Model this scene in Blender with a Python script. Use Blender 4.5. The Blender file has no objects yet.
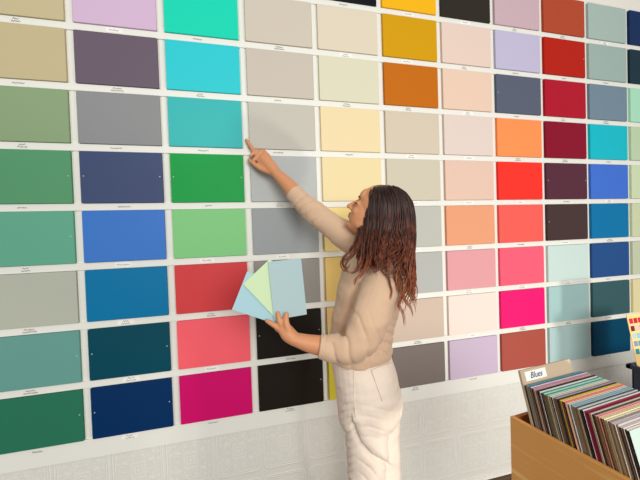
import bpy, bmesh, math, random
from mathutils import Vector, Matrix, Euler, noise
random.seed(7)
SC = bpy.context.scene
COL = SC.collection

# ------------------------------------------------------------------ camera, light, exposure
FPX = 353.61
CAM = Vector((0.9117, -1.690, 1.464))
CROT = Euler((1.54903, 0.03302, -0.26983), 'XYZ')
cd = bpy.data.cameras.new('camera'); cd.sensor_width = 36; cd.lens = FPX*36/640; cd.clip_start = .02
cam = bpy.data.objects.new('camera', cd); COL.objects.link(cam)
cam.location = CAM; cam.rotation_euler = CROT
SC.camera = cam
CM = CROT.to_matrix()

wd = bpy.data.worlds.new('world'); SC.world = wd; wd.use_nodes = True
bg = wd.node_tree.nodes['Background']
bg.inputs[0].default_value = (1.0, 0.985, 0.955, 1); bg.inputs[1].default_value = 0.40


def area(name, loc, target, sx, sy, power, col):
    l = bpy.data.lights.new(name, 'AREA'); l.shape = 'RECTANGLE'; l.size = sx; l.size_y = sy
    l.energy = power; l.color = col
    o = bpy.data.objects.new(name, l); COL.objects.link(o); o.location = loc
    o.rotation_euler = (Vector(target)-Vector(loc)).to_track_quat('-Z', 'Y').to_euler()
    return o


area('shop_window_light', (1.2, -5.6, 2.5), (1.0, 0, 1.4), 2.6, 2.0, 158, (1.0, 0.99, 0.95))
area('floor_bounce_light', (3.0, -2.15, 0.30), (1.3, 0, 1.6), 0.20, 0.18, 19, (1.0, 0.96, 0.88))  # added area light standing in for sun bounced off the floor, no window here

vs = SC.view_settings
vs.view_transform = 'Standard'; vs.look = 'None'; vs.gamma = 1; vs.use_curve_mapping = False; vs.exposure = 0.33


# ------------------------------------------------------------------ helpers
def P(px, py, D):
    """world point that lies D metres ahead of the lens"""
    return CAM + CM @ Vector(((px-320)/FPX*D, (240-py)/FPX*D, -D))


def lin(c):
    def f(v):
        v /= 255
        return v/12.92 if v <= .04045 else ((v+.055)/1.055)**2.4
    return (f(c[0]), f(c[1]), f(c[2]), 1)


MATS = {}


def mat(name, rgb, rough=.55, spec=.3, sheen=0, metallic=0, grain=0, gscale=400):
    if name in MATS: return MATS[name]
    m = bpy.data.materials.new(name); m.use_nodes = True
    nt = m.node_tree; b = nt.nodes['Principled BSDF']
    b.inputs['Base Color'].default_value = lin(rgb)
    b.inputs['Roughness'].default_value = rough
    b.inputs['Specular IOR Level'].default_value = spec
    b.inputs['Metallic'].default_value = metallic
    if sheen:
        b.inputs['Sheen Weight'].default_value = sheen
    if grain:
        tc = nt.nodes.new('ShaderNodeTexCoord'); n = nt.nodes.new('ShaderNodeTexNoise')
        n.inputs['Scale'].default_value = gscale; n.inputs['Detail'].default_value = 3
        bp = nt.nodes.new('ShaderNodeBump'); bp.inputs['Strength'].default_value = grain
        bp.inputs['Distance'].default_value = .002
        nt.links.new(tc.outputs['Object'], n.inputs['Vector']); nt.links.new(n.outputs['Fac'], bp.inputs['Height'])
        nt.links.new(bp.outputs['Normal'], b.inputs['Normal'])
    MATS[name] = m
    return m


def wood(name, c1, c2, axis=1, scale=1.0, rough=.5):
    m = bpy.data.materials.new(name); m.use_nodes = True
    nt = m.node_tree; b = nt.nodes['Principled BSDF']; b.inputs['Roughness'].default_value = rough
    b.inputs['Specular IOR Level'].default_value = .3
    tc = nt.nodes.new('ShaderNodeTexCoord'); mp = nt.nodes.new('ShaderNodeMapping')
    s = [14*scale]*3; s[axis] = .7*scale; mp.inputs['Scale'].default_value = s
    n = nt.nodes.new('ShaderNodeTexNoise'); n.inputs['Scale'].default_value = .9; n.inputs['Detail'].default_value = 2
    mu = nt.nodes.new('ShaderNodeMath'); mu.operation = 'MULTIPLY'; mu.inputs[1].default_value = 9
    sn = nt.nodes.new('ShaderNodeMath'); sn.operation = 'SINE'
    n2 = nt.nodes.new('ShaderNodeTexNoise'); n2.inputs['Scale'].default_value = 8; n2.inputs['Detail'].default_value = 5
    ad = nt.nodes.new('ShaderNodeMath'); ad.operation = 'MULTIPLY_ADD'; ad.inputs[1].default_value = .6
    rp = nt.nodes.new('ShaderNodeValToRGB')
    rp.color_ramp.elements[0].color = lin(c1); rp.color_ramp.elements[1].color = lin(c2)
    rp.color_ramp.elements[0].position = -0.0; rp.color_ramp.elements[1].position = .9
    L = nt.links.new
    L(tc.outputs['Object'], mp.inputs['Vector']); L(mp.outputs[0], n.inputs['Vector']); L(mp.outputs[0], n2.inputs['Vector'])
    L(n.outputs['Fac'], mu.inputs[0]); L(mu.outputs[0], sn.inputs[0]); L(sn.outputs[0], ad.inputs[0]); L(n2.outputs['Fac'], ad.inputs[2])
    L(ad.outputs[0], rp.inputs[0]); L(rp.outputs[0], b.inputs['Base Color'])
    MATS[name] = m
    return m


def link_mesh(name, bm, m, parent=None, smooth=False):
    me = bpy.data.meshes.new(name); bm.normal_update(); bm.to_mesh(me); bm.free()
    if isinstance(m, (list, tuple)):
        for k in m: me.materials.append(k)
    elif m: me.materials.append(m)
    if smooth: me.shade_smooth()
    o = bpy.data.objects.new(name, me); COL.objects.link(o)
    if parent: o.parent = parent
    return o


def tag(o, label=None, cat=None, group=None, kind=None):
    if label: o['label'] = label
    if cat: o['category'] = cat
    if group: o['group'] = group
    if kind: o['kind'] = kind
    return o


def empty(name, loc, rz=0):
    o = bpy.data.objects.new(name, None); COL.objects.link(o); o.location = loc; o.rotation_euler = (0, 0, rz)
    o.empty_display_size = .1
    return o


def box(bm, x0, x1, y0, y1, z0, z1, bev=0, M=None, mi=0):
    r = bmesh.ops.create_cube(bm, size=1)
    vs_ = r['verts']
    for v in vs_:
        v.co = Vector(((x0+x1)/2+v.co.x*(x1-x0), (y0+y1)/2+v.co.y*(y1-y0), (z0+z1)/2+v.co.z*(z1-z0)))
    fs = {f for v in vs_ for f in v.link_faces}
    for f in fs: f.material_index = mi
    if bev:
        es = {e for f in fs for e in f.edges}
        rb = bmesh.ops.bevel(bm, geom=list(es), offset=bev, segments=2, affect='EDGES', profile=.5)
        vs_ = list({v for f in rb['faces'] for v in f.verts} | {v for v in vs_ if v.is_valid})
    if M is not None:
        for v in vs_: v.co = M @ v.co
    return vs_


def stroke(bm, pts, w, y):
    """a flat pen stroke in the x z plane at depth y"""
    for a, b in zip(pts, pts[1:]):
        a = Vector(a); b = Vector(b); d = (b-a)
        if d.length < 1e-6: continue
        n = Vector((-d.y, d.x)).normalized()*w/2
        vs_ = [bm.verts.new((q.x, y, q.y)) for q in (a-n, b-n, b+n, a+n)]
        bm.faces.new(vs_)


# ------------------------------------------------------------------ setting
YW = 0.017          # face of the wall; the boards stand 17 mm proud of it
Z0 = 2.836
CW, PW, RH, PH = 0.35043, 0.31844, 0.25, 0.21766

wall_m = mat('wall_paint', (232, 229, 219), .7, .2, grain=.08, gscale=60)
white_m = mat('white_gloss_wood', (232, 232, 225), .45, .35)
floor_m = wood('floor_boards', (66, 42, 28), (110, 74, 50), axis=0, scale=1)

bm = bmesh.new(); box(bm, -2.4, 8.0, YW, YW+.15, 0, 3.6)
wall = tag(link_mesh('wall_back', bm, wall_m), kind='structure')
bm = bmesh.new(); box(bm, -2.4, 8.0, -5.5, YW, -.1, 0)
floor = tag(link_mesh('floor', bm, floor_m), kind='structure')


def paper_material():
    m = bpy.data.materials.new('embossed_wallpaper'); m.use_nodes = True
    nt = m.node_tree; b = nt.nodes['Principled BSDF']; b.inputs['Roughness'].default_value = .55
    b.inputs['Specular IOR Level'].default_value = .3
    N = nt.nodes.new; L = nt.links.new

    def op(o, a, b_=None, c=None):
        n = N('ShaderNodeMath'); n.operation = o
        for i, v in enumerate((a, b_, c)):
            if v is None: continue
            if isinstance(v, (int, float)): n.inputs[i].default_value = v
            else: L(v, n.inputs[i])
        return n.outputs[0]
    tc = N('ShaderNodeTexCoord'); sp = N('ShaderNodeSeparateXYZ'); L(tc.outputs['Object'], sp.inputs[0])
    TW, TH = .2165, .262
    u = op('MULTIPLY', op('SUBTRACT', op('FRACT', op('DIVIDE', op('ADD', sp.outputs[0], 5*TW+.107-.083), TW)), .5), TW)
    v = op('MULTIPLY', op('SUBTRACT', op('FRACT', op('DIVIDE', op('ADD', sp.outputs[2], 5*TH+.262-.005-.045), TH)), .5), TH)
    au = op('ABSOLUTE', u); av = op('ABSOLUTE', v)
    hx, hy, r = .100, .112, .026
    qx = op('SUBTRACT', au, hx-r); qy = op('SUBTRACT', av, hy-r)
    mx = op('MAXIMUM', qx, 0.0); my = op('MAXIMUM', qy, 0.0)
    ln = op('SQRT', op('ADD', op('MULTIPLY', mx, mx), op('MULTIPLY', my, my)))
    d = op('SUBTRACT', op('ADD', ln, op('MINIMUM', op('MAXIMUM', qx, qy), 0.0)), r)

    def ring(c, w):
        t = op('DIVIDE', op('SUBTRACT', d, c), w)
        return op('POWER', 2.718, op('MULTIPLY', op('MULTIPLY', t, t), -1.0))
    inside = op('LESS_THAN', d, -.012)
    # key pattern: square rings round the centre, broken up in blocks
    sq = op('MAXIMUM', au, op('MULTIPLY', av, .85))
    rings = op('GREATER_THAN', op('SINE', op('MULTIPLY', sq, 520)), .0)
    vo = N('ShaderNodeTexVoronoi'); vo.inputs['Scale'].default_value = 62; vo.distance = 'CHEBYCHEV'
    cb = N('ShaderNodeCombineXYZ'); L(au, cb.inputs[0]); L(av, cb.inputs[1]); L(cb.outputs[0], vo.inputs['Vector'])
    scroll = op('GREATER_THAN', op('SINE', op('MULTIPLY', vo.outputs['Distance'], 22)), .0)
    near = op('LESS_THAN', sq, .030)
    pat = op('ADD', op('MULTIPLY', rings, near), op('MULTIPLY', scroll, op('SUBTRACT', 1.0, near)))
    pat = op('MULTIPLY', pat, inside)
    h = op('ADD', op('ADD', ring(0.0, .0030), ring(-.009, .0022)), op('MULTIPLY', pat, .55))
    bp = N('ShaderNodeBump'); bp.inputs['Strength'].default_value = .5; bp.inputs['Distance'].default_value = .0035
    L(h, bp.inputs['Height']); L(bp.outputs[0], b.inputs['Normal'])
    rp = N('ShaderNodeMix'); rp.data_type = 'RGBA'
    rp.inputs['A'].default_value = lin((221, 219, 211)); rp.inputs['B'].default_value = lin((232, 231, 225))
    L(op('MINIMUM', h, 1.0), rp.inputs['Factor']); L(rp.outputs['Result'], b.inputs['Base Color'])
    return m


ZB = Z0-2.30         # lower edge of the wide white rail
bm = bmesh.new(); box(bm, -2.4, 8.0, YW-.004, YW, .014, ZB)
pp = link_mesh('wallpaper', bm, paper_material(), wall)
bm = bmesh.new(); box(bm, -2.4, 8.0, YW-.010, YW, 0, .014, .002)
tag(link_mesh('baseboard_back', bm, white_m), kind='structure')

# ------------------------------------------------------------------ white rails with captions
ink_m = mat('caption_ink', (60, 58, 62), .6)
tape_m = mat('caption_paper', (244, 243, 238), .5)


def caption(parent, x, z, rnd, two, paper):
    w = rnd.uniform(.030, .050)
    if paper:
        b = bmesh.new(); box(b, x-.032, x+.032, YW-.0115, YW-.0100, z-.010, z+.010, .0006)
        link_mesh('caption_label', b, tape_m, parent)
    b = bmesh.new()
    lines = [(z+.0045, w*.7), (z-.0050, w)] if two else [(z, w)]
    for zz, ww in lines:
        n = int(ww/.0032); pts = []
        hh = .0034
        for i in range(n):
            t = i/(n-1)
            pts.append((x-ww/2+ww*t+rnd.uniform(-.001, .001), zz+(hh if i % 2 else -hh)*rnd.uniform(.3, 1.0)*(1.5 if i == 1 else 1)))
        stroke(b, pts, .0012, YW-.0119)
    link_mesh('caption_writing', b, ink_m, parent)


rnd = random.Random(3)
XL, XR = -.30, 10*CW+PW+.25
for r in range(0, 9):
    zt = Z0-r*RH-PH
    bm = bmesh.new()
    if r < 8: box(bm, XL, XR, YW-.010, YW, zt-(RH-PH)+.0012, zt-.0012, .0015)
    else: box(bm, XL, XR, YW-.010, YW, ZB, zt-.0012, .0015)
    rail = tag(link_mesh('trim_%d' % (r+1), bm, white_m), kind='structure')
    for c in range(0, 11):
        if r < (0 if c > 3 else 1) or c == 10: continue
        caption(rail, c*CW+PW*(.46+rnd.uniform(-.04, .04)), zt-.016, rnd, rnd.random() < .45, rnd.random() < (.15+.4*(r > 4 or c > 4)))
for c in range(0, 12):
    bm = bmesh.new(); x = c*CW-(CW-PW)/2
    box(bm, x-.011, x+.011, YW-.004, YW, ZB+.01, Z0+.01, .001)
    tag(link_mesh('trim_%d' % (c+10), bm, white_m), kind='structure')

# ------------------------------------------------------------------ painted boards
S = {}
S[0] = [None, ('khaki', (200, 187, 148)), ('sand beige', (198, 184, 146)), ('sage green', (140, 165, 126)), ('fern green', (88, 154, 112)),
        ('sea green', (100, 172, 145)), ('pale stone grey', (184, 188, 174)), ('dusty teal', (103, 158, 150)), ('forest green', (42, 116, 90))]
S[1] = [None, ('lilac', (212, 184, 214)), ('aubergine grey', (106, 92, 108)), ('mid grey', (142, 143, 146)), ('indigo', (64, 78, 116)),
        ('cornflower blue', (62, 122, 206)), ('cerulean blue', (0, 118, 170)), ('dark petrol', (0, 70, 88)), ('navy blue', (0, 46, 94))]
S[2] = [None, ('spring green turquoise', (22, 216, 184)), ('bright aqua', (46, 204, 214)), ('turquoise', (58, 184, 184)), ('emerald green', (0, 158, 68)),
        ('pale apple green', (132, 206, 134)), ('brick coral', (214, 66, 70)), ('salmon pink', (252, 100, 112)), ('magenta', (208, 12, 106))]
S[3] = [None, ('warm putty', (208, 199, 184)), ('greige', (202, 193, 180)), ('soft grey', (196, 193, 182)), ('cool light grey', (184, 188, 188)),
        ('blue grey', (156, 162, 164)), ('taupe grey', (150, 147, 142)), ('black', (26, 21, 16)), ('soft black', (30, 24, 18))]
S[4] = [('jet black', (14, 14, 22)), ('ivory beige', (224, 213, 192)), ('pale celery', (220, 218, 192)), ('cream', (238, 219, 174)), ('vanilla cream', (237, 219, 170)),
        ('pale primrose', (250, 226, 150)), ('buttery yellow', (242, 208, 125)), ('apricot yellow', (235, 200, 130)), ('lemon yellow', (228, 212, 62))]
S[5] = [('sunflower yellow', (245, 184, 20)), ('mustard', (212, 158, 6)), ('burnt orange', (196, 108, 16)), ('oatmeal', (212, 200, 180)), ('light clay', (206, 200, 180)),
        ('pebble grey', (190, 191, 182)), ('silver grey', (182, 184, 180)), ('rosy beige', (208, 187, 170)), ('dark taupe', (122, 112, 108))]
S[6] = [('charcoal brown', (46, 40, 34)), ('blush', (232, 208, 196)), ('pale peach', (234, 204, 184)), ('shell white', (226, 210, 202)), ('nude pink', (228, 196, 180)),
        ('soft terracotta orange', (232, 160, 122)), ('rose pink', (226, 160, 166)), ('pinkish ivory', (244, 224, 214)), ('pale lavender', (204, 185, 208))]
S[7] = [('mauve', (204, 176, 186)), ('periwinkle', (194, 189, 218)), ('slate', (90, 96, 116)), ('tangerine', (255, 148, 86)), ('scarlet', (248, 52, 42)),
        ('coral', (246, 96, 88)), ('watermelon pink', (250, 96, 122)), ('hot pink', (240, 26, 116)), ('rust brown', (174, 84, 72))]
S[8] = [('terracotta', (180, 74, 44)), ('fire brick red', (184, 28, 8)), ('crimson', (178, 18, 42)), ('burgundy', (138, 10, 42)), ('plum', (86, 44, 60)),
        ('dark cocoa', (70, 52, 52)), ('icy mint', (202, 223, 218)), ('pale duck egg', (168, 203, 203)), ('powder blue', (178, 207, 207))]
S[9] = [('silver sage', (170, 190, 184)), ('grey green', (160, 182, 176)), ('steel blue', (116, 138, 156)), ('cyan', (16, 188, 206)), ('royal blue', (64, 114, 212)),
        ('ocean blue', (0, 116, 170)), ('denim blue', (34, 78, 138)), ('spruce', (54, 90, 96)), ('dark teal blue', (0, 66, 96))]
S[10] = [('midnight navy', (0, 42, 90)), ('blackish teal', (18, 48, 62)), ('mint', (172, 228, 198)), ('pistachio', (190, 213, 178)), ('celadon', (206, 222, 184)),
         ('pale lime grey', (205, 214, 176)), ('light olive grey', (196, 205, 176)), ('straw cream', (228, 216, 168)), None]
SCREWS = {(0, 4): 'r', (0, 5): 'r', (0, 7): 'r', (0, 8): 'r', (1, 4): 'lr', (1, 7): 'lr', (1, 8): 'lr', (2, 4): 'lr', (3, 7): 'lr', (3, 8): 'r',
          (8, 4): 'lr', (8, 5): 'l', (7, 2): 'l', (8, 1): 'r'}
# measured albedo correction
GAIN = 0.985


def panel_mesh():
    b = bmesh.new(); box(b, 0, PW, 0, YW, -PH, 0)
    es = [e for e in b.edges if abs(e.verts[0].co.y-e.verts[1].co.y) > .01]
    bmesh.ops.bevel(b, geom=es, offset=.0025, segments=2, affect='EDGES')
    es = [e for e in b.edges if e.verts[0].co.y < .0001 and e.verts[1].co.y < .0001 and e.is_boundary is False]
    bmesh.ops.bevel(b, geom=es, offset=.0006, segments=1, affect='EDGES')
    return b


def nm(c, r):
    if c < 0 or c > 10 or r < 0 or r > 8: return None
    return S[c][r][0] if S[c][r] else None


def boardmat(n, rgb):
    g = [min(255, v*GAIN) for v in rgb]
    return mat('board_'+n.replace(' ', '_'), g, .45, .13, grain=.03, gscale=35)


screw_m = mat('screw_head', (205, 205, 200), .35, .5)
first = None
for c in range(11):
    for r in range(9):
        if not S[c][r]: continue
        n, rgb = S[c][r]
        b = panel_mesh()
        o = link_mesh('painted_board', b, boardmat(n, rgb))
        o.location = (c*CW, 0, Z0-r*RH)
        up, dn, lf, rt = nm(c, r-1), nm(c, r+1), nm(c-1, r), nm(c+1, r)
        bits = []
        if up: bits.append('under %s' % up)
        elif dn: bits.append('above %s' % dn)
        if lf: bits.append('right of %s' % lf)
        elif rt: bits.append('left of %s' % rt)
        tag(o, ('%s painted board %s' % (n, ' and '.join(bits[:2]))), 'paint board', 'painted colour boards on the wall')
        if (c, r) in SCREWS:
            for k in SCREWS[(c, r)]:
                b = bmesh.new()
                x = .012 if k == 'l' else PW-.012
                bmesh.ops.create_cone(b, cap_ends=True, segments=10, radius1=.0026, radius2=.0020, depth=.0015,
                                      matrix=Matrix.Translation((x, -.0007, -PH*.48)) @ Matrix.Rotation(math.pi/2, 4, 'X'))
                link_mesh('screw', b, screw_m, o)

# ------------------------------------------------------------------ organic helpers


def ring_loft(bm, rings, n=28, cap=True):
    """rings: list of (centre, U*a, V*b) vectors; makes a closed lofted skin"""
    rows = []
    for c, U, V in rings:
        rows.append([bm.verts.new(c+U*math.cos(2*math.pi*k/n)+V*math.sin(2*math.pi*k/n)) for k in range(n)])
    for A, B in zip(rows, rows[1:]):
        for k in range(n):
            bm.faces.new((A[k], A[(k+1) % n], B[(k+1) % n], B[k]))
    if cap:
        bm.faces.new(list(reversed(rows[0]))); bm.faces.new(rows[-1])


def catmull(P_, n=6):
    """smooth interpolation of tuples/vectors"""
    P_ = [Vector(p) for p in P_]; out = []
    Q = [P_[0]*2-P_[1]]+P_+[P_[-1]*2-P_[-2]]
    for i in range(1, len(Q)-2):
        for k in range(n):
            t = k/n
            a, b, c, d = Q[i-1], Q[i], Q[i+1], Q[i+2]
            out.append(.5*((2*b)+(c-a)*t+(2*a-5*b+4*c-d)*t*t+(3*b-a-3*c+d)*t**3))
    out.append(P_[-1]); return out


def tube(bm, pts, n=16, sub=5, flat=None, up=Vector((0, 0, 1)), capr=True):
    """pts: [(Vector, radius[, radius2])]; rounded ends; flat: second radius direction hint"""
    d = [Vector((p[0].x, p[0].y, p[0].z, p[1])) for p in pts]
    d2 = [Vector((p[2] if len(p) > 2 else p[1], 0, 0, 0)) for p in pts]
    S_ = catmull(d, sub) if len(pts) > 2 else [d[0].lerp(d[1], k/4) for k in range(5)]
    S2 = catmull(d2, sub) if len(pts) > 2 else [d2[0].lerp(d2[1], k/4) for k in range(5)]
    C_ = [Vector(s[:3]) for s in S_]; R_ = [s[3] for s in S_]; R2 = [s[0] for s in S2]
    rings = []; prevU = None
    T = []
    for i in range(len(C_)):
        a = C_[max(0, i-1)]; b_ = C_[min(len(C_)-1, i+1)]; T.append((b_-a).normalized())
    ref = flat if flat is not None else up
    for i, (c, r, t) in enumerate(zip(C_, R_, T)):
        if prevU is None:
            U = (ref - t*ref.dot(t))
            if U.length < 1e-3: U = Vector((1, 0, 0)) - t*t.x
            U.normalize()
        else:
            U = (prevU-t*prevU.dot(t)).normalized()
        prevU = U; V = t.cross(U)
        rings.append((c, U*r, V*R2[i], t, r))
    out = []
    if capr:
        c, U, V, t, r = rings[0]
        for a in (75, 50, 25):
            s = math.radians(a); out.append((c-t*r*math.sin(s), U*math.cos(s), V*math.cos(s)))
    out += [(c, U, V) for c, U, V, t, r in rings]
    if capr:
        c, U, V, t, r = rings[-1]
        for a in (25, 50, 75):
            s = math.radians(a); out.append((c+t*r*math.sin(s), U*math.cos(s), V*math.cos(s)))
    ring_loft(bm, out, n)


def ell(bm, c, rx, ry, rz, M=None, seg=24):
    r = bmesh.ops.create_uvsphere(bm, u_segments=seg, v_segments=seg//2, radius=1)
    for v in r['verts']:
        v.co = Vector((v.co.x*rx, v.co.y*ry, v.co.z*rz))+Vector(c)
        if M is not None: v.co = M @ v.co


def remesh(name, bm, m, voxel, smooth=4, parent=None, fn=None, post=0):
    bmesh.ops.recalc_face_normals(bm, faces=bm.faces)
    me = bpy.data.meshes.new(name+'_src'); bm.to_mesh(me); bm.free()
    t = bpy.data.objects.new(name+'_src', me); COL.objects.link(t)
    md = t.modifiers.new('r', 'REMESH'); md.mode = 'VOXEL'; md.voxel_size = voxel; md.adaptivity = 0
    if smooth:
        sm = t.modifiers.new('s', 'SMOOTH'); sm.factor = .5; sm.iterations = smooth
    dg = bpy.context.evaluated_depsgraph_get(); dg.update()
    ev = t.evaluated_get(dg); out = bpy.data.meshes.new_from_object(ev)
    bpy.data.objects.remove(t); bpy.data.meshes.remove(me)
    out.name = name; out.materials.clear()
    for k in (m if isinstance(m, (list, tuple)) else [m]): out.materials.append(k)
    if fn:
        ns = [v.normal.copy() for v in out.vertices]
        for v, nn in zip(out.vertices, ns):
            v.co = v.co + nn*fn(v.co, nn)
    out.shade_smooth()
    o = bpy.data.objects.new(name, out); COL.objects.link(o)
    if parent: o.parent = parent
    return o


def dirv(deg): return Vector((math.cos(math.radians(deg)), math.sin(math.radians(deg)), 0))


def body_rings(table):
    """table rows: px, py, D, half width sideways, half depth front-back, facing angle in degrees"""
    T = catmull([Vector((*P(a, b, d), w)) for a, b, d, w, h, y in table], 5)
    T2 = catmull([Vector((h, y, 0)) for a, b, d, w, h, y in table], 5)
    out = []
    for q, e in zip(T, T2):
        F = dirv(e[1]); L_ = Vector((-F.y, F.x, 0))
        out.append((Vector(q[:3]), L_*q[3], F*e[0]))
    return out


skin_m = mat('skin', (216, 150, 108), .5, .35)
skin_m.node_tree.nodes['Principled BSDF'].inputs['Subsurface Weight'].default_value = .08
skin_m.node_tree.nodes['Principled BSDF'].inputs['Subsurface Radius'].default_value = (.01, .004, .002)
lip_m = mat('lips', (190, 112, 92), .5)
knit_m = mat('beige_knit', (218, 184, 154), .85, .1, sheen=.25, grain=.35, gscale=420)
denim_m = mat('cream_denim', (240, 224, 208), .8, .15, grain=.25, gscale=500)
seam_m = mat('seam_thread', (206, 180, 156), .8)
shoe_m = mat('tan_leather', (150, 104, 70), .5)
dark_m = mat('dark_brown_brow', (44, 26, 20), .7)

# ------------------------------------------------------------------ person
person = empty('person', Vector((P(372, 385, 1.40).x, P(372, 385, 1.40).y, 0)))
tag(person, 'person in beige top and cream trousers reaching up to the boards, fanning sample cards', 'person')
PI_ = Matrix.Translation(-person.location)


def own(o):
    """keep world placement while parented to the person"""
    o.parent = person; o.data.transform(PI_); return o


FH = Vector((-.86, .51, 0)).normalized()          # head: facing, before it tips back
pitch = math.radians(31)
Fh = (FH*math.cos(pitch)+Vector((0, 0, 1))*math.sin(pitch))
Lh = Vector((-FH.y, FH.x, 0))
Uh = Fh.cross(Lh)
HC = P(374.8, 213.2, 1.37)
HM = Matrix.Translation(HC) @ Matrix((Fh, Lh, Uh)).transposed().to_4x4()

b = bmesh.new()
# head
ell(b, (-.012, 0, .03), .094, .074, .088, HM)
ell(b, (.030, 0, -.025), .055, .058, .082, HM)
ell(b, (.046, 0, -.082), .032, .030, .022, HM)
ell(b, (.010, .030, -.060), .050, .026, .030, HM); ell(b, (.010, -.030, -.060), .050, .026, .030, HM)
ell(b, (.058, .030, -.028), .020, .022, .020, HM); ell(b, (.058, -.030, -.028), .020, .022, .020, HM)
ell(b, (.068, 0, .040), .018, .045, .030, HM)
tube(b, [(HM @ Vector((.078, 0, .014)), .007), (HM @ Vector((.092, 0, -.006)), .008), (HM @ Vector((.103, 0, -.024)), .0095)], 12, 3)
ell(b, (.090, .009, -.027), .009, .007, .007, HM); ell(b, (.090, -.009, -.027), .009, .007, .007, HM)
ell(b, (.081, 0, -.047), .009, .020, .006, HM); ell(b, (.078, 0, -.058), .010, .018, .0065, HM)
ell(b, (.068, 0, -.087), .014, .016, .013, HM)
for s in (1, -1):
    ell(b, (.066, s*.031, .003), .014, .016, .011, HM)
    ell(b, (-.008, s*.073, -.008), .016, .006, .028, HM)
# neck, trunk
tube(b, [(P(379, 222, 1.385), .050), (P(375, 240, 1.385), .050), (P(376, 262, 1.375), .056)], 20, 4)
trunk = body_rings([(375, 250, 1.39, .06, .05, 170), (373, 262, 1.37, .125, .07, 172), (371, 285, 1.36, .13, .098, 168), (367, 315, 1.36, .12, .095, 155),
                    (362, 352, 1.36, .12, .09, 140), (367, 385, 1.37, .150, .105, 138), (369, 405, 1.37, .14, .105, 138)])
ring_loft(b, trunk)
# legs
LEG = {}
for s, hip in ((1, P(367.5, 405, 1.315)), (-1, P(379, 405, 1.425))):
    foot = Vector((hip.x, hip.y, .05)) + dirv(138)*(.02 if s > 0 else -.03) + (dirv(138)*0)
    knee = hip.lerp(foot, .5) + dirv(138)*.005
    LEG[s] = (hip, knee, foot)
    tube(b, [(hip, .066), (hip.lerp(knee, .5), .055), (knee, .046), (knee.lerp(foot, .4), .048), (foot+Vector((0, 0, .03)), .034)], 20, 5)
    tube(b, [(foot+dirv(138)*-.02+Vector((0, 0, -.01)), .032), (foot+dirv(138)*.12+Vector((0, 0, -.022)), .026)], 14)
# near arm (bent, holding the cards) - elbow low, forearm to the left
SHL, ELL, WRL = P(385, 268, 1.255), P(362, 343, 1.20), P(294, 339, 1.175)
tube(b, [(SHL, .045), (SHL.lerp(ELL, .5), .040), (ELL, .036)], 18, 5)
tube(b, [(ELL, .037), (P(335, 347, 1.19), .038), (P(312, 344, 1.18), .031), (WRL, .022, .026)], 18, 5)
# far arm (raised)
SHR, ELR, WRR = P(368, 250, 1.45), P(315, 214, 1.53), P(277, 174, 1.60)
tube(b, [(SHR, .045), (SHR.lerp(ELR, .5), .040), (ELR, .036)], 18, 5)
tube(b, [(ELR, .037), (P(297, 195, 1.565), .036), (P(286, 183, 1.585), .031), (WRR, .024, .027)], 18, 5)
# raised right hand: palm and five fingers
def chain(pts): tube(b, [(P(*q[:3]), q[3]) for q in pts], 10, 4)
chain([(278, 175, 1.600, .024), (270, 166, 1.612, .026), (263, 159, 1.622, .022)])
chain([(274, 168, 1.605, .020), (268, 160, 1.616, .018), (265, 155, 1.622, .014)])
chain([(273, 172, 1.605, .020), (264, 165, 1.618, .018), (258, 158, 1.626, .013)])
chain([(263, 160, 1.622, .0135), (256.5, 154, 1.628, .0120), (251.5, 147.5, 1.636, .0095), (246.4, 139.8, 1.650, .0075)])
chain([(264, 158, 1.622, .0125), (259.5, 151.5, 1.634, .0105), (254, 153, 1.625, .0090), (250.5, 156, 1.622, .0078)])
chain([(267, 158, 1.620, .0120), (263.5, 151.0, 1.630, .0100), (258.5, 154.5, 1.622, .0090), (254, 160, 1.618, .0078)])
chain([(270, 161, 1.616, .0110), (267.5, 154.5, 1.626, .0090), (263, 155, 1.642, .0080), (262, 160, 1.640, .0070)])
chain([(271, 172, 1.605, .016), (262, 169, 1.612, .0130), (255.5, 165, 1.618, .0105), (249.0, 160.0, 1.632, .0082)])
# left hand
chain([(294, 339, 1.175, .024), (288, 334, 1.178, .026), (283, 329, 1.182, .020)])
chain([(293, 335, 1.180, .018), (287, 329, 1.186, .018), (283, 326, 1.190, .012)])
chain([(291, 334, 1.170, .0150), (287.5, 327, 1.166, .0120), (286.0, 320, 1.168, .0100), (286.8, 314, 1.176, .0080)])   # thumb
chain([(284, 329, 1.182, .0120), (280.5, 323, 1.172, .0100), (278.8, 317.5, 1.174, .0090), (278.0, 313, 1.182, .0075)])
chain([(284, 331, 1.182, .0115), (277, 327, 1.176, .0100), (271.5, 323.5, 1.176, .0090), (266.8, 320.8, 1.180, .0072)])
chain([(286, 333, 1.184, .0115), (280, 330.5, 1.192, .0100), (276.5, 328, 1.212, .0088), (274, 322, 1.218, .0072)])
chain([(288, 335, 1.188, .0105), (283, 333, 1.200, .0090), (281, 329, 1.222, .0080), (280, 323, 1.226, .0066)])
body = own(remesh('body', b, [skin_m, lip_m], .0032, 3))
# lips get their own colour
HMi = HM.inverted() @ Matrix.Translation(person.location)
for f in body.data.polygons:
    q = HMi @ f.center
    if q.x > .078 and abs(q.y) < .019 and -.064 < q.z < -.043: f.material_index = 1

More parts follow.
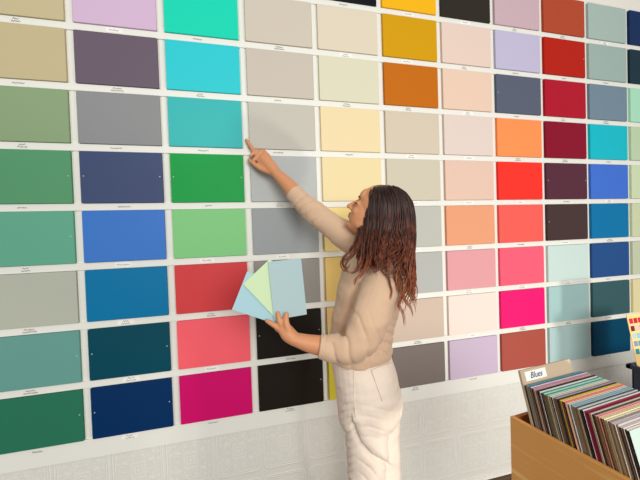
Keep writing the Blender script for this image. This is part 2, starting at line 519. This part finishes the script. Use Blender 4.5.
# brows, lashes
for s in (1, -1):
    bb = bmesh.new()
    tube(bb, [(HM @ Vector((.0835, s*.014, .023)), .0010), (HM @ Vector((.082, s*.028, .028)), .0016), (HM @ Vector((.070, s*.046, .023)), .0010)], 8, 4)
    own(link_mesh('eyebrow', bb, dark_m, None, True))
    bb = bmesh.new()
    tube(bb, [(HM @ Vector((.0795, s*.018, .001)), .0018), (HM @ Vector((.0825, s*.031, -.001)), .0026), (HM @ Vector((.0735, s*.046, .001)), .0022)], 8, 4)
    own(link_mesh('eyelashes', bb, dark_m, None, True))

# ---- top


def groove(x):
    """narrow creases with soft ridges between them"""
    return .5-(1-abs(math.sin(x)))**2.5*1.3


def to_px(co):
    q = CM.transposed() @ (co-CAM)
    return 320+FPX*q.x/-q.z, 240-FPX*q.y/-q.z


def armpit(co):
    """crease where the sleeve of the near arm meets the body of the top"""
    x, y = to_px(co); best = 1e9
    if (co-CAM).length > 1.62: return 0
    A_ = [(357, 286), (354, 294), (350, 308), (345, 322), (342, 333)]
    for (ax, ay), (bx, by) in zip(A_, A_[1:]):
        dx, dy = bx-ax, by-ay; t = max(0, min(1, ((x-ax)*dx+(y-ay)*dy)/(dx*dx+dy*dy)))
        best = min(best, math.hypot(x-ax-dx*t, y-ay-dy*t))
    return -.012*math.exp(-(best/2.6)**2)


def knit_fold(co, n):
    a = noise.noise(Vector((co.x*9, co.y*9, co.z*18)))*.006
    c = noise.noise(Vector((co.x*26+3, co.y*26, co.z*40)))*.0025
    k = 0
    w1 = noise.noise(co*11)*1.6
    d = (co-P(352, 345, 1.18)).length
    if d < .15:                                   # gathers in the crook of the near elbow
        ax = (P(320, 346, 1.18)-P(380, 320, 1.2)).normalized()
        k += groove((co-ELL).dot(ax)*58+w1)*.0085*(1-d/.15)**.7
    d2 = (co-P(305, 205, 1.55)).length
    if d2 < .16:                                  # pushed up sleeve of the raised arm
        ax = (WRR-ELR).normalized()
        k += groove((co-WRR).dot(ax)*70+w1*1.4)*.0075*(1-d2/.16)
    d3 = (co-P(386, 336, 1.30)).length
    if d3 < .11:
        k += groove((co.z+co.x*.7)*80+w1)*.0075*(1-d3/.11)
    return a+c+k+armpit(co)


b = bmesh.new()
shirt = body_rings([(374, 246, 1.395, .066, .060, 170), (372, 255, 1.385, .115, .078, 172), (371, 264, 1.37, .150, .095, 172), (369, 285, 1.37, .138, .122, 168),
                    (366, 310, 1.37, .130, .126, 160), (362, 332, 1.365, .130, .122, 150), (361, 349, 1.36, .138, .118, 142), (361, 357, 1.36, .134, .112, 140)])
ring_loft(b, shirt)
tube(b, [(P(386, 268, 1.262), .058), (P(379, 290, 1.220), .064), (P(370, 316, 1.185), .068), (P(362, 336, 1.175), .062), (P(350, 347, 1.17), .054), (P(335, 348, 1.175), .045), (P(320.5, 346.5, 1.175), .038)], 22, 5, capr=False)
tube(b, [(P(378, 254, 1.43), .062), (P(352, 240, 1.465), .058), (P(332, 225, 1.50), .055), (P(315, 213, 1.53), .050), (P(303, 202, 1.555), .043), (P(295, 194, 1.571), .039)], 22, 5, capr=False)
top = own(remesh('knit_top', b, knit_m, .0042, 3, fn=knit_fold))
# cuffs
for pts in ([(P(325, 347, 1.175), .0420), (P(319.5, 346.2, 1.175), .0400)], [(P(298, 197, 1.566), .0415), (P(293, 192, 1.574), .0395)]):
    bb = bmesh.new(); tube(bb, pts, 24, 4, capr=False)
    own(remesh('cuff', bb, knit_m, .003, 3))

# ---- trousers


ARC = [(355, 424), (358, 434), (363, 444), (371, 453), (384, 460)]


def denim_fold(co, n):
    a = noise.noise(Vector((co.x*8, co.y*8, co.z*9)))*.005
    c = noise.noise(Vector((co.x*12+9, co.y*12, co.z*36)))*.003
    k = 0
    x, y = to_px(co)
    if n.dot(CAM-co) > 0:
        best = 1e9
        for (ax, ay), (bx, by) in zip(ARC, ARC[1:]):
            dx, dy = bx-ax, by-ay; t = max(0, min(1, ((x-ax)*dx+(y-ay)*dy)/(dx*dx+dy*dy)))
            ex, ey = x-ax-dx*t, y-ay-dy*t; dd = math.hypot(ex, ey)
            if dd < best: best = dd; side_ = 1 if ex*dy-ey*dx > 0 else -1
        if best < 14:                              # deep fold under the thigh
            k += (.009*math.exp(-((best-5)/5)**2) if side_ > 0 else -.009*math.exp(-((best-2)/3.5)**2))
        g = math.exp(-((x-347)/9)**2)*max(0, min(1, (y-372)/20))
        k += groove(y*.42+x*.10+noise.noise(co*9)*1.5)*.0045*g
        g = math.exp(-((x-372)/12)**2)*max(0, min(1, (y-448)/10))
        k += groove((y*.5-x*.42)*.55+noise.noise(co*8)*1.5)*.0050*g
        g = math.exp(-(((x-392)/16)**2+((y-413)/7)**2))
        k -= .008*g
        k += groove(y*.30-x*.05+noise.noise(co*7)*1.2)*.0025*math.exp(-((x-375)/16)**2)*max(0, min(1, (y-395)/15))*(1 if y < 440 else 0)
    return a+c+k


b = bmesh.new()
tr = body_rings([(361.5, 350, 1.36, .131, .108, 138), (362, 358, 1.36, .134, .110, 138), (365, 372, 1.36, .145, .114, 138), (368, 388, 1.365, .150, .117, 138),
                 (370, 400, 1.365, .150, .121, 138), (370, 412, 1.37, .148, .118, 138), (370, 422, 1.37, .132, .102, 138)])
ring_loft(b, tr)
for s in (1, -1):
    hip, knee, foot = LEG[s]
    tube(b, [(hip, .084, .098), (hip.lerp(knee, .35), .076, .086), (hip.lerp(knee, .75), .070, .080), (knee, .071, .080), (knee.lerp(foot, .5), .098, .10), (foot+Vector((0, 0, .035)), .106, .106)], 26, 5, flat=dirv(138), capr=False)
trou = own(remesh('trousers', b, denim_m, .0045, 4, fn=denim_fold))
# waistband, side seam and pocket stitching, lying on the cloth
from mathutils.bvhtree import BVHTree
dgm = bmesh.new(); dgm.from_mesh(trou.data); bmesh.ops.transform(dgm, matrix=Matrix.Translation(person.location), verts=dgm.verts)
bvh = BVHTree.FromBMesh(dgm)


def on_cloth(px, py, off=.001):
    d = (P(px, py, 1)-CAM).normalized()
    h = bvh.ray_cast(CAM, d)
    return (h[0]+h[1]*off) if h[0] else None


def stitch(name, pix, r, m):
    pts = [on_cloth(*q) for q in pix]; pts = [(q, r) for q in pts if q]
    if len(pts) < 2: return
    bb = bmesh.new(); tube(bb, pts, 6, 3); own(link_mesh(name, bb, m, None, True))


stitch('side_seam', [(354, 366), (354, 375), (354, 385), (354, 395), (354.5, 405), (355.5, 415), (357, 425)], .0016, denim_m)
stitch('pocket_stitching', [(371, 370), (378, 367), (386, 364), (391, 362.5)], .0012, seam_m)
stitch('pocket_stitching', [(371, 370), (374.5, 380), (378, 390), (382, 401)], .0012, seam_m)
stitch('waistband_seam', [(337, 369), (345, 370), (354, 369.5), (365, 367), (376, 363.5), (386, 360), (391, 357.5)], .0012, denim_m)
for s in (1, -1):
    hip, knee, foot = LEG[s]; bb = bmesh.new(); F = dirv(138)
    tube(bb, [(foot-F*.035+Vector((0, 0, -.012)), .036), (foot+F*.04+Vector((0, 0, -.012)), .036), (foot+F*.135+Vector((0, 0, -.020)), .029)], 18, 5)
    for v in bb.verts: v.co.z = max(v.co.z, 0.001)
    own(link_mesh('shoe', bb, shoe_m, None, True))

# ---- hair
hm = bpy.data.materials.new('auburn_tipped_hair'); hm.use_nodes = True
nt = hm.node_tree; pb = nt.nodes['Principled BSDF']; pb.inputs['Roughness'].default_value = .38; pb.inputs['Specular IOR Level'].default_value = .45
tc = nt.nodes.new('ShaderNodeTexCoord'); sx = nt.nodes.new('ShaderNodeSeparateXYZ'); mr = nt.nodes.new('ShaderNodeMapRange')
mr.inputs['From Min'].default_value = P(380, 305, 1.3).z; mr.inputs['From Max'].default_value = P(380, 190, 1.3).z
no = nt.nodes.new('ShaderNodeTexNoise'); no.inputs['Scale'].default_value = 34
mp = nt.nodes.new('ShaderNodeMapping'); mp.inputs['Scale'].default_value = (3, 3, .3)
ad = nt.nodes.new('ShaderNodeMath'); ad.operation = 'MULTIPLY_ADD'; ad.inputs[1].default_value = 1.3
sb = nt.nodes.new('ShaderNodeMath'); sb.operation = 'SUBTRACT'; sb.inputs[1].default_value = .66
rp = nt.nodes.new('ShaderNodeValToRGB'); e = rp.color_ramp.elements
e[0].position = 0; e[0].color = lin((176, 104, 62)); e[1].position = 1; e[1].color = lin((42, 22, 18))
for ps, cc in ((.22, (142, 74, 42)), (.45, (98, 49, 32)), (.72, (58, 32, 25))):
    k = e.new(ps); k.color = lin(cc)
L = nt.links.new
L(tc.outputs['Object'], sx.inputs[0]); L(sx.outputs[2], mr.inputs['Value']); L(tc.outputs['Object'], mp.inputs[0]); L(mp.outputs[0], no.inputs['Vector'])
L(no.outputs['Fac'], ad.inputs[0]); L(mr.outputs[0], ad.inputs[2]); L(ad.outputs[0], sb.inputs[0]); L(sb.outputs[0], rp.inputs[0]); L(rp.outputs[0], pb.inputs['Base Color'])

# envelope of the hair: py, centre px, half width px, D, half depth m
HT = [(184.5, 381, 4, 1.37, .02), (188, 383, 13.5, 1.37, .06), (194, 385, 19.5, 1.37, .085), (204, 387.5, 23.2, 1.37, .096), (216, 388, 25, 1.365, .098), (232, 388, 25, 1.35, .100),
      (246, 387, 25, 1.325, .105), (260, 384.5, 26.5, 1.29, .110), (275, 385, 26.5, 1.265, .105), (290, 387, 25, 1.255, .095), (310, 390, 22, 1.26, .08), (345, 394, 18, 1.27, .06)]


def henv(y):
    for a, b_ in zip(HT, HT[1:]):
        if y <= b_[0]:
            t = max(0, (y-a[0])/(b_[0]-a[0])); return [a[i]+(b_[i]-a[i])*t for i in range(5)]
    return list(HT[-1])


def sg(v): return math.copysign(abs(v)**.72, v)


def hpos(y, phi, k=1.0):
    _, cx, hw, D, hd = henv(y)
    c = P(cx, y, D)
    U = CM @ Vector((1, 0, 0)); V = CM @ Vector((0, 0, 1)); V.z = 0; V.normalize()   # right, towards the viewer
    return c + U*(sg(math.cos(phi))*hw/FPX*D*k) + V*(sg(math.sin(phi))*hd*k)


hb = bmesh.new()
rings = []
for i in range(30):
    y = 186.5+i*(272-186.5)/29
    _, cx, hw, D, hd = henv(y)
    f = .93 if y < 235 else .93-.25*(y-235)/37
    U = CM @ Vector((1, 0, 0)); V = CM @ Vector((0, 0, 1)); V.z = 0; V.normalize()
    rings.append((P(cx, y, D), U*(hw/FPX*D*f), V*(hd*f)))
rows = [[hb.verts.new(c+U*sg(math.cos(2*math.pi*k/40))+V*sg(math.sin(2*math.pi*k/40))) for k in range(40)] for c, U, V in rings]
for A_, B_ in zip(rows, rows[1:]):
    for k in range(40): hb.faces.new((A_[k], A_[(k+1) % 40], B_[(k+1) % 40], B_[k]))
hb.faces.new(list(reversed(rows[0]))); hb.faces.new(rows[-1])
rr = random.Random(11)


def lock(phi0, y0, y1, r, amp, freq, ph, k0=.97, drift=0.0, kend=1.0):
    pts = []; n = 16
    for i in range(n+1):
        t = i/n; y = y0+(y1-y0)*t
        g = max(0, (y-212)/78)
        k = k0+(kend-k0)*t
        phi = phi0+drift*t+math.sin(freq*t*6.28+ph)*amp*g*9*(.4+t)
        p_ = hpos(y, phi, k+math.cos(freq*t*6.28+ph*1.3)*amp*g*4)
        rad = r*(1 if t < .6 else 1-(t-.6)/.4*.82)*(.6 if i == 0 else 1)
        pts.append((p_, rad, rad*.62))
    tube(hb, pts, 5, 2, capr=False)


for i in range(680):
    phi = rr.uniform(0, 2*math.pi)
    front = math.cos(phi) < -.75
    y0 = rr.uniform(186.5, 204) if not front else rr.uniform(190, 214)
    cl = noise.noise(Vector((math.cos(phi)*3.1, math.sin(phi)*3.1, 4)))       # neighbours wave together
    y1 = 272+cl*40+rr.uniform(-12, 8)
    if math.cos(phi) > .35: y1 += 22
    if math.cos(phi) < .2: y1 -= 7
    lock(phi, y0, y1, rr.uniform(.0018, .0042), .020+.010*cl, 2.3+cl*1.6, cl*9+rr.uniform(-.5, .5), k0=rr.uniform(.95, 1.01), drift=cl*.35+rr.uniform(-.04, .04), kend=rr.uniform(.82, 1.06))


def free_lock(pix, r):
    for q in range(7):
        ox, oy, od, ph = rr.uniform(-2.2, 2.2), rr.uniform(-2, 2), rr.uniform(-.010, .010), rr.uniform(-1.2, 1.2)
        n = len(pix); cut = rr.uniform(.8, 1.0); rad = r*rr.uniform(.22, .45); pts = []
        for i, (x, y, d) in enumerate(pix):
            t = i/(n-1); sp = 1-.45*t
            pts.append((P(x+ox*sp+math.sin(ph+t*7)*.8, y+oy*t, d+od), rad*(1 if t < .5 else 1-(t-.5)*1.7)))
        tube(hb, pts, 6, 6)


for pix, r in (
    ([(360, 228, 1.29), (356, 240, 1.25), (350, 250, 1.22), (344.5, 257, 1.21), (342.5, 264, 1.205), (346, 270, 1.20), (349, 265, 1.2)], .0062),
    ([(362, 226, 1.29), (358, 243, 1.24), (353, 254, 1.21), (347, 261, 1.20), (345.5, 268, 1.20), (348, 273, 1.195)], .0060),
    ([(364, 232, 1.28), (362, 248, 1.22), (361, 260, 1.19), (357, 270, 1.175), (352, 273.5, 1.17), (349, 272, 1.17)], .0062),
    ([(370, 240, 1.26), (368, 255, 1.20), (367, 266, 1.17), (362, 275, 1.16), (356, 280, 1.155), (353, 285, 1.155)], .0062),
    ([(376, 245, 1.24), (375, 258, 1.19), (378, 266, 1.165), (377, 271, 1.16), (371, 270, 1.16)], .0050),
    ([(388, 255, 1.20), (387, 270, 1.165), (389, 284, 1.155), (391.5, 292, 1.15), (389, 302, 1.15), (389.5, 312, 1.16)], .0048),
    ([(398, 262, 1.20), (403, 276, 1.18), (407, 286, 1.18), (403, 296, 1.18), (400, 305, 1.18), (404, 313, 1.19), (405, 325, 1.2)], .0048),
    ([(405, 258, 1.22), (411, 272, 1.2), (413, 282, 1.2), (409, 293, 1.2), (406, 300, 1.2), (411, 308, 1.2), (412.5, 316, 1.21)], .0048),
    ([(400, 262, 1.2), (396, 277, 1.17), (399, 289, 1.17), (404, 296, 1.17), (402, 304, 1.18)], .0045)):
    free_lock(pix, r)
hair = link_mesh('hair', hb, hm, None, True)
hair.parent = person; hair.matrix_parent_inverse = Matrix.Translation(-person.location)

# ------------------------------------------------------------------ sample cards held in the hand
def fan(px, py, off): return P(px, py, 1.188+(px-274)*.0011+(py-320)*-.0001+off)


HELD = [
    ('sample_card', 'blue grey sample card held upright in the hand, front of the fan', (172, 198, 202), (274, 320), (268, 262), (301, 258), 0),
    ('sample_card', 'pale green sample card in the hand, middle of the fan', (206, 230, 186), (278.5, 321.5), (243, 284), (268.5, 257.5), .006),
    ('sample_card', 'light blue sample card in the hand, lowest and leftmost of the fan', (168, 208, 218), (285, 327), (232, 309.5), (244.5, 270.5), .012),
]
for nme, lab, rgb, a, b_, c_, off in HELD:
    A, B, C_ = fan(*a, off), fan(*b_, off), fan(*c_, off)
    ex = (B-A); ln = ex.length; ex.normalize(); ey = C_-B; ey = ey-ex*ey.dot(ex); w = ey.length; ey.normalize(); ez = ex.cross(ey)
    mm = Matrix((ex, ey, ez)).transposed().to_4x4(); mm.translation = A
    b = bmesh.new(); box(b, 0, ln, 0, w, -.0008, .0008)
    o = link_mesh(nme, b, mat('card_'+lab.split(' sample')[0].replace(' ', '_'), rgb, .5, .25)); o.matrix_world = mm
    tag(o, lab, 'card', 'sample cards fanned in the hand')

# ------------------------------------------------------------------ wooden box of sample cards
pine = wood('pine', (222, 160, 88), (252, 214, 148), axis=0, scale=2.2, rough=.45)
AZ = math.radians(-6)
K = P(510, 416, 1.0)
BX = Vector((math.cos(AZ), -math.sin(AZ), 0)); BT = Vector((-math.sin(AZ), -math.cos(AZ), 0))   # across, towards the viewer
BL, BWD, BH, TK = .46, .285, .205, .012
# local frame: x along the box towards the viewer, y across, z up; origin at the rim's far left corner
BMt = Matrix((BT, BX, Vector((0, 0, 1)))).transposed().to_4x4()
if BMt.to_3x3().determinant() < 0:
    BMt = Matrix((BT, -BX, Vector((0, 0, 1)))).transposed().to_4x4(); SG = -1
else: SG = 1
zt = K.z-BH
crate = empty('wooden_box', (0, 0, 0)); crate.matrix_world = Matrix.Translation(Vector((K.x, K.y, zt))) @ BMt
tag(crate, 'honey coloured pine box full of paint sample cards, right foreground', 'box')


def side(name, x0, x1, y0, y1, z0, z1, m=pine):
    b = bmesh.new(); ya, yb = sorted((y0*SG, y1*SG)); box(b, x0, x1, ya, yb, z0, z1, .0015); return link_mesh(name, b, m, crate)


pine_end = wood('pine_end', (160, 100, 50), (206, 150, 88), axis=1, scale=1.0, rough=.45)
side('side_panel', 0, BL, 0, TK, 0, BH); side('side_panel', 0, BL, BWD-TK, BWD, 0, BH)
side('end_panel', 0, TK, TK, BWD-TK, 0, BH-.001, pine_end); side('end_panel', BL-TK, BL, TK, BWD-TK, 0, BH-.001, pine_end)
side('bottom_panel', TK, BL-TK, TK, BWD-TK, .004, .012)

# cards in the box
TOPZ = BH+.097; CH = .2960; LEAN = math.radians(15.5)
STR = [('slate blue', (96, 132, 146)), ('dusty teal', (84, 146, 156)), ('sea blue', (66, 120, 140)), ('pale lilac', (214, 196, 208)), ('mauve pink', (182, 120, 150)), ('beige', (206, 190, 170)),
       ('rose', (188, 128, 146)), ('black', (22, 20, 20)), ('light grey', (206, 208, 206)), ('grey teal', (104, 134, 134)), ('mint', (150, 206, 184)), ('jade', (74, 166, 150)),
       ('pale aqua', (168, 206, 204)), ('cream', (232, 220, 186)), ('soft grey', (190, 190, 190)), ('olive', (128, 128, 96)), ('lavender grey', (166, 156, 176)), ('charcoal', (44, 42, 46)),
       ('mustard yellow', (232, 190, 50)), ('buff', (222, 206, 170)), ('coral orange', (232, 122, 92)), ('peach', (240, 190, 164)), ('ice blue', (190, 214, 218)), ('steel blue', (136, 160, 170)),
       ('sky grey', (170, 190, 196)), ('dark green grey', (70, 84, 82)), ('pale blue grey', (196, 208, 208)), ('dark grey', (70, 72, 74)), ('white', (232, 230, 224)), ('burgundy', (150, 34, 70)),
       ('oxblood', (112, 26, 50)), ('putty', (210, 196, 176)), ('graphite', (60, 68, 70)), ('blush pink', (240, 190, 184)), ('salmon', (236, 160, 150)), ('ivory', (240, 232, 196)),
       ('pale lemon', (240, 232, 180)), ('linen', (226, 214, 194)), ('taupe', (178, 164, 154)), ('ash grey', (184, 178, 180)), ('warm white', (240, 234, 224)), ('pale mauve', (214, 200, 206)),
       ('oyster', (214, 208, 198)), ('chalk', (236, 234, 228)), ('shell pink', (238, 214, 206)), ('pale mint white', (216, 236, 226))]
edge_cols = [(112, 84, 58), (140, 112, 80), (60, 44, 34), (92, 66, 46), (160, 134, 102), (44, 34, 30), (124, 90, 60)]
CWD = .232
N_ = len(STR)
for i, (n, rgb) in enumerate(STR):
    t0 = .036+i*(.278-.036)/(N_-1)
    th = .0040
    jit = rr.uniform(.0002, .0030); jw = rr.uniform(-.0014, .0014)
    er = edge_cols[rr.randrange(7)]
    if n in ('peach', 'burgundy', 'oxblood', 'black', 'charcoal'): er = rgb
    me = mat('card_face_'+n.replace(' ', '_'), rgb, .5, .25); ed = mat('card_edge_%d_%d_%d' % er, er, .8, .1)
    b = bmesh.new(); ya, yb = sorted(((TK+.003+jw)*SG, (TK+.003+jw+CWD)*SG))
    box(b, -th/2, th/2, ya, yb, -CH, 0)
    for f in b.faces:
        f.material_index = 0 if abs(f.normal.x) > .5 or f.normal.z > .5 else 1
    o = link_mesh('sample_card', b, [me, ed])
    o.matrix_world = crate.matrix_world @ Matrix.Translation((t0, 0, TOPZ+jit)) @ Matrix.Rotation(-LEAN, 4, 'Y')
    if i == 0: lab = '%s sample card in the pine box, right in front of the written divider' % n
    elif i == N_-1: lab = '%s sample card in the pine box, nearest the viewer with its face showing' % n
    else: lab = '%s sample card in the pine box, between %s and %s' % (n, STR[i-1][0], STR[i+1][0])
    tag(o, lab, 'card', 'sample cards filed in the pine box')

kraft = mat('kraft_board', (196, 176, 150), .7, .15)
b = bmesh.new(); ya, yb = sorted(((TK+.004)*SG, (TK+.004+.205)*SG)); box(b, -.004, .004, ya, yb, -.336, 0, .0008)
dv = link_mesh('divider', b, kraft)
dv.matrix_world = crate.matrix_world @ Matrix.Translation((.018, 0, TOPZ+.036)) @ Matrix.Rotation(-LEAN, 4, 'Y')
tag(dv, 'brown card divider with a handwritten white label, tallest at the box end', 'divider')
b = bmesh.new(); ya, yb = sorted((.030*SG, .112*SG)); box(b, .0041, .0047, ya, yb, -.031, -.006)
lb = link_mesh('paper_label', b, tape_m, dv); lb['label'] = 'white paper label with blue handwriting'
cu = bpy.data.curves.new('txt', 'FONT'); cu.body = 'Blues'; cu.size = .022; cu.shear = .35; cu.align_x = 'CENTER'; cu.align_y = 'CENTER'; cu.offset = .0003
to = bpy.data.objects.new('txt', cu); COL.objects.link(to)
dg = bpy.context.evaluated_depsgraph_get(); dg.update()
tm = bpy.data.meshes.new_from_object(to.evaluated_get(dg)); bpy.data.objects.remove(to)
tm.name = 'handwriting'; tm.materials.clear(); tm.materials.append(mat('blue_ink', (62, 70, 110), .6))
to = bpy.data.objects.new('handwriting', tm); COL.objects.link(to); to.parent = dv
to.matrix_local = Matrix.Translation((.0050, .071*SG, -.0185)) @ Matrix(((0, 0, 1), (SG, 0, 0), (0, 1, 0))).to_4x4()

# small table under the box
tw = wood('walnut', (84, 56, 38), (120, 84, 58), axis=0)
tb = empty('side_table', (0, 0, 0)); tb.matrix_world = Matrix.Translation(Vector((K.x, K.y, 0))) @ BMt
tag(tb, 'small dark wooden table carrying the pine box of cards', 'table')
b = bmesh.new(); ya, yb = sorted((.004*SG, (BWD+.03)*SG)); box(b, .004, BL+.1, ya, yb, zt-.025, zt, .002); link_mesh('tabletop', b, tw, tb)
for x in (.03, BL+.06):
    for y in (.03, BWD-.0):
        b = bmesh.new(); box(b, x-.017, x+.017, y*SG-.017, y*SG+.017, 0, zt-.025, .002); link_mesh('leg', b, tw, tb)

# ------------------------------------------------------------------ navy bin with a colour chart, right edge
navy = mat('navy_plastic', (16, 30, 56), .4, .4)
TL = P(625.5, 363.5, 1.82)
zr = TL.z; bh = .20
bin_ = empty('storage_bin', (TL.x, TL.y, zr-bh)); tag(bin_, 'dark navy plastic bin holding the colour chart, right edge', 'bin')
W_, D_ = .34, .26       # x to the right, y towards the viewer (negative)
def bb_(name, *a, m=navy, par=bin_, bev=.002):
    b = bmesh.new(); box(b, *a, bev); return link_mesh(name, b, m, par)
b = bmesh.new()
g = .018
box(b, g, W_-g, -g-.006, -g, 0, bh-.02); box(b, g, W_-g, -D_+g, -D_+g+.006, 0, bh-.02)
box(b, g, g+.006, -D_+g, -g, 0, bh-.02); box(b, W_-g-.006, W_-g, -D_+g, -g, 0, bh-.02); box(b, g, W_-g, -D_+g, -g, 0, .006)
link_mesh('tub', b, navy, bin_)
b = bmesh.new()
box(b, 0, W_, -g-.006, 0, bh-.022, bh, .003); box(b, 0, W_, -D_, -D_+g+.006, bh-.022, bh, .003); box(b, 0, g+.006, -D_, 0, bh-.022, bh, .003); box(b, W_-g-.006, W_, -D_, 0, bh-.022, bh, .003)
link_mesh('rim', b, navy, bin_)
cab = empty('cabinet', (TL.x+.01, TL.y, 0)); tag(cab, 'low white cabinet under the navy bin, hidden behind the sample cards', 'cabinet')
hc = zr-bh
bb_('body', 0, .5, -.30, -.0, .04, hc, m=white_m, par=cab); bb_('plinth', .01, .49, -.28, -.01, 0, .04, m=white_m, par=cab)
bb_('door', .01, .245, -.315, -.30, .06, hc-.02, m=white_m, par=cab); bb_('door', .255, .49, -.315, -.30, .06, hc-.02, m=white_m, par=cab)

cream = mat('chart_cream', (246, 214, 140), .5)
ct = empty('colour_chart', (0, 0, 0))
A = Vector((2.916, -.434, .546))
TPt = Vector((2.916, -.351, .985))
upv = (TPt-A).normalized(); rt = Vector((1, 0, 0)); rt = (rt-upv*rt.dot(upv)).normalized(); nn = rt.cross(upv)
Mx = Matrix((rt, nn*-1, upv)).transposed().to_4x4(); Mx.translation = A
ct.matrix_world = Mx
tag(ct, 'cream colour chart with rows of small swatches standing in the navy bin', 'colour chart')
Hc = (TPt-A).length
b = bmesh.new(); box(b, 0, .21, 0, .004, 0, Hc, .0008); link_mesh('chart_board', b, cream, ct)
sw = [[(214, 30, 80), (196, 30, 50), (206, 40, 60), (170, 30, 60)], [(120, 30, 36), (236, 190, 190), (240, 150, 160), (200, 90, 90)], [(176, 206, 206), (150, 196, 206), (120, 186, 206), (200, 220, 220)],
      [(150, 140, 180), (40, 180, 180), (60, 150, 140), (120, 190, 160)], [(40, 140, 160), (200, 206, 140), (220, 200, 90), (160, 180, 90)]]
ns = -1 if (Mx.to_3x3() @ Vector((0, -1, 0))).dot(CAM-A) > 0 else 1
for j, row in enumerate(sw):
    for i, rgb in enumerate(row):
        b = bmesh.new(); z1 = Hc-.022-j*.038; x0 = .008+i*.031
        y = -.0008 if ns < 0 else .0048
        box(b, x0, x0+.026, min(y, y+.0004), max(y, y+.0004), z1-.026, z1)
        link_mesh('swatch', b, mat('swatch_%d_%d_%d' % rgb, rgb, .5), ct)
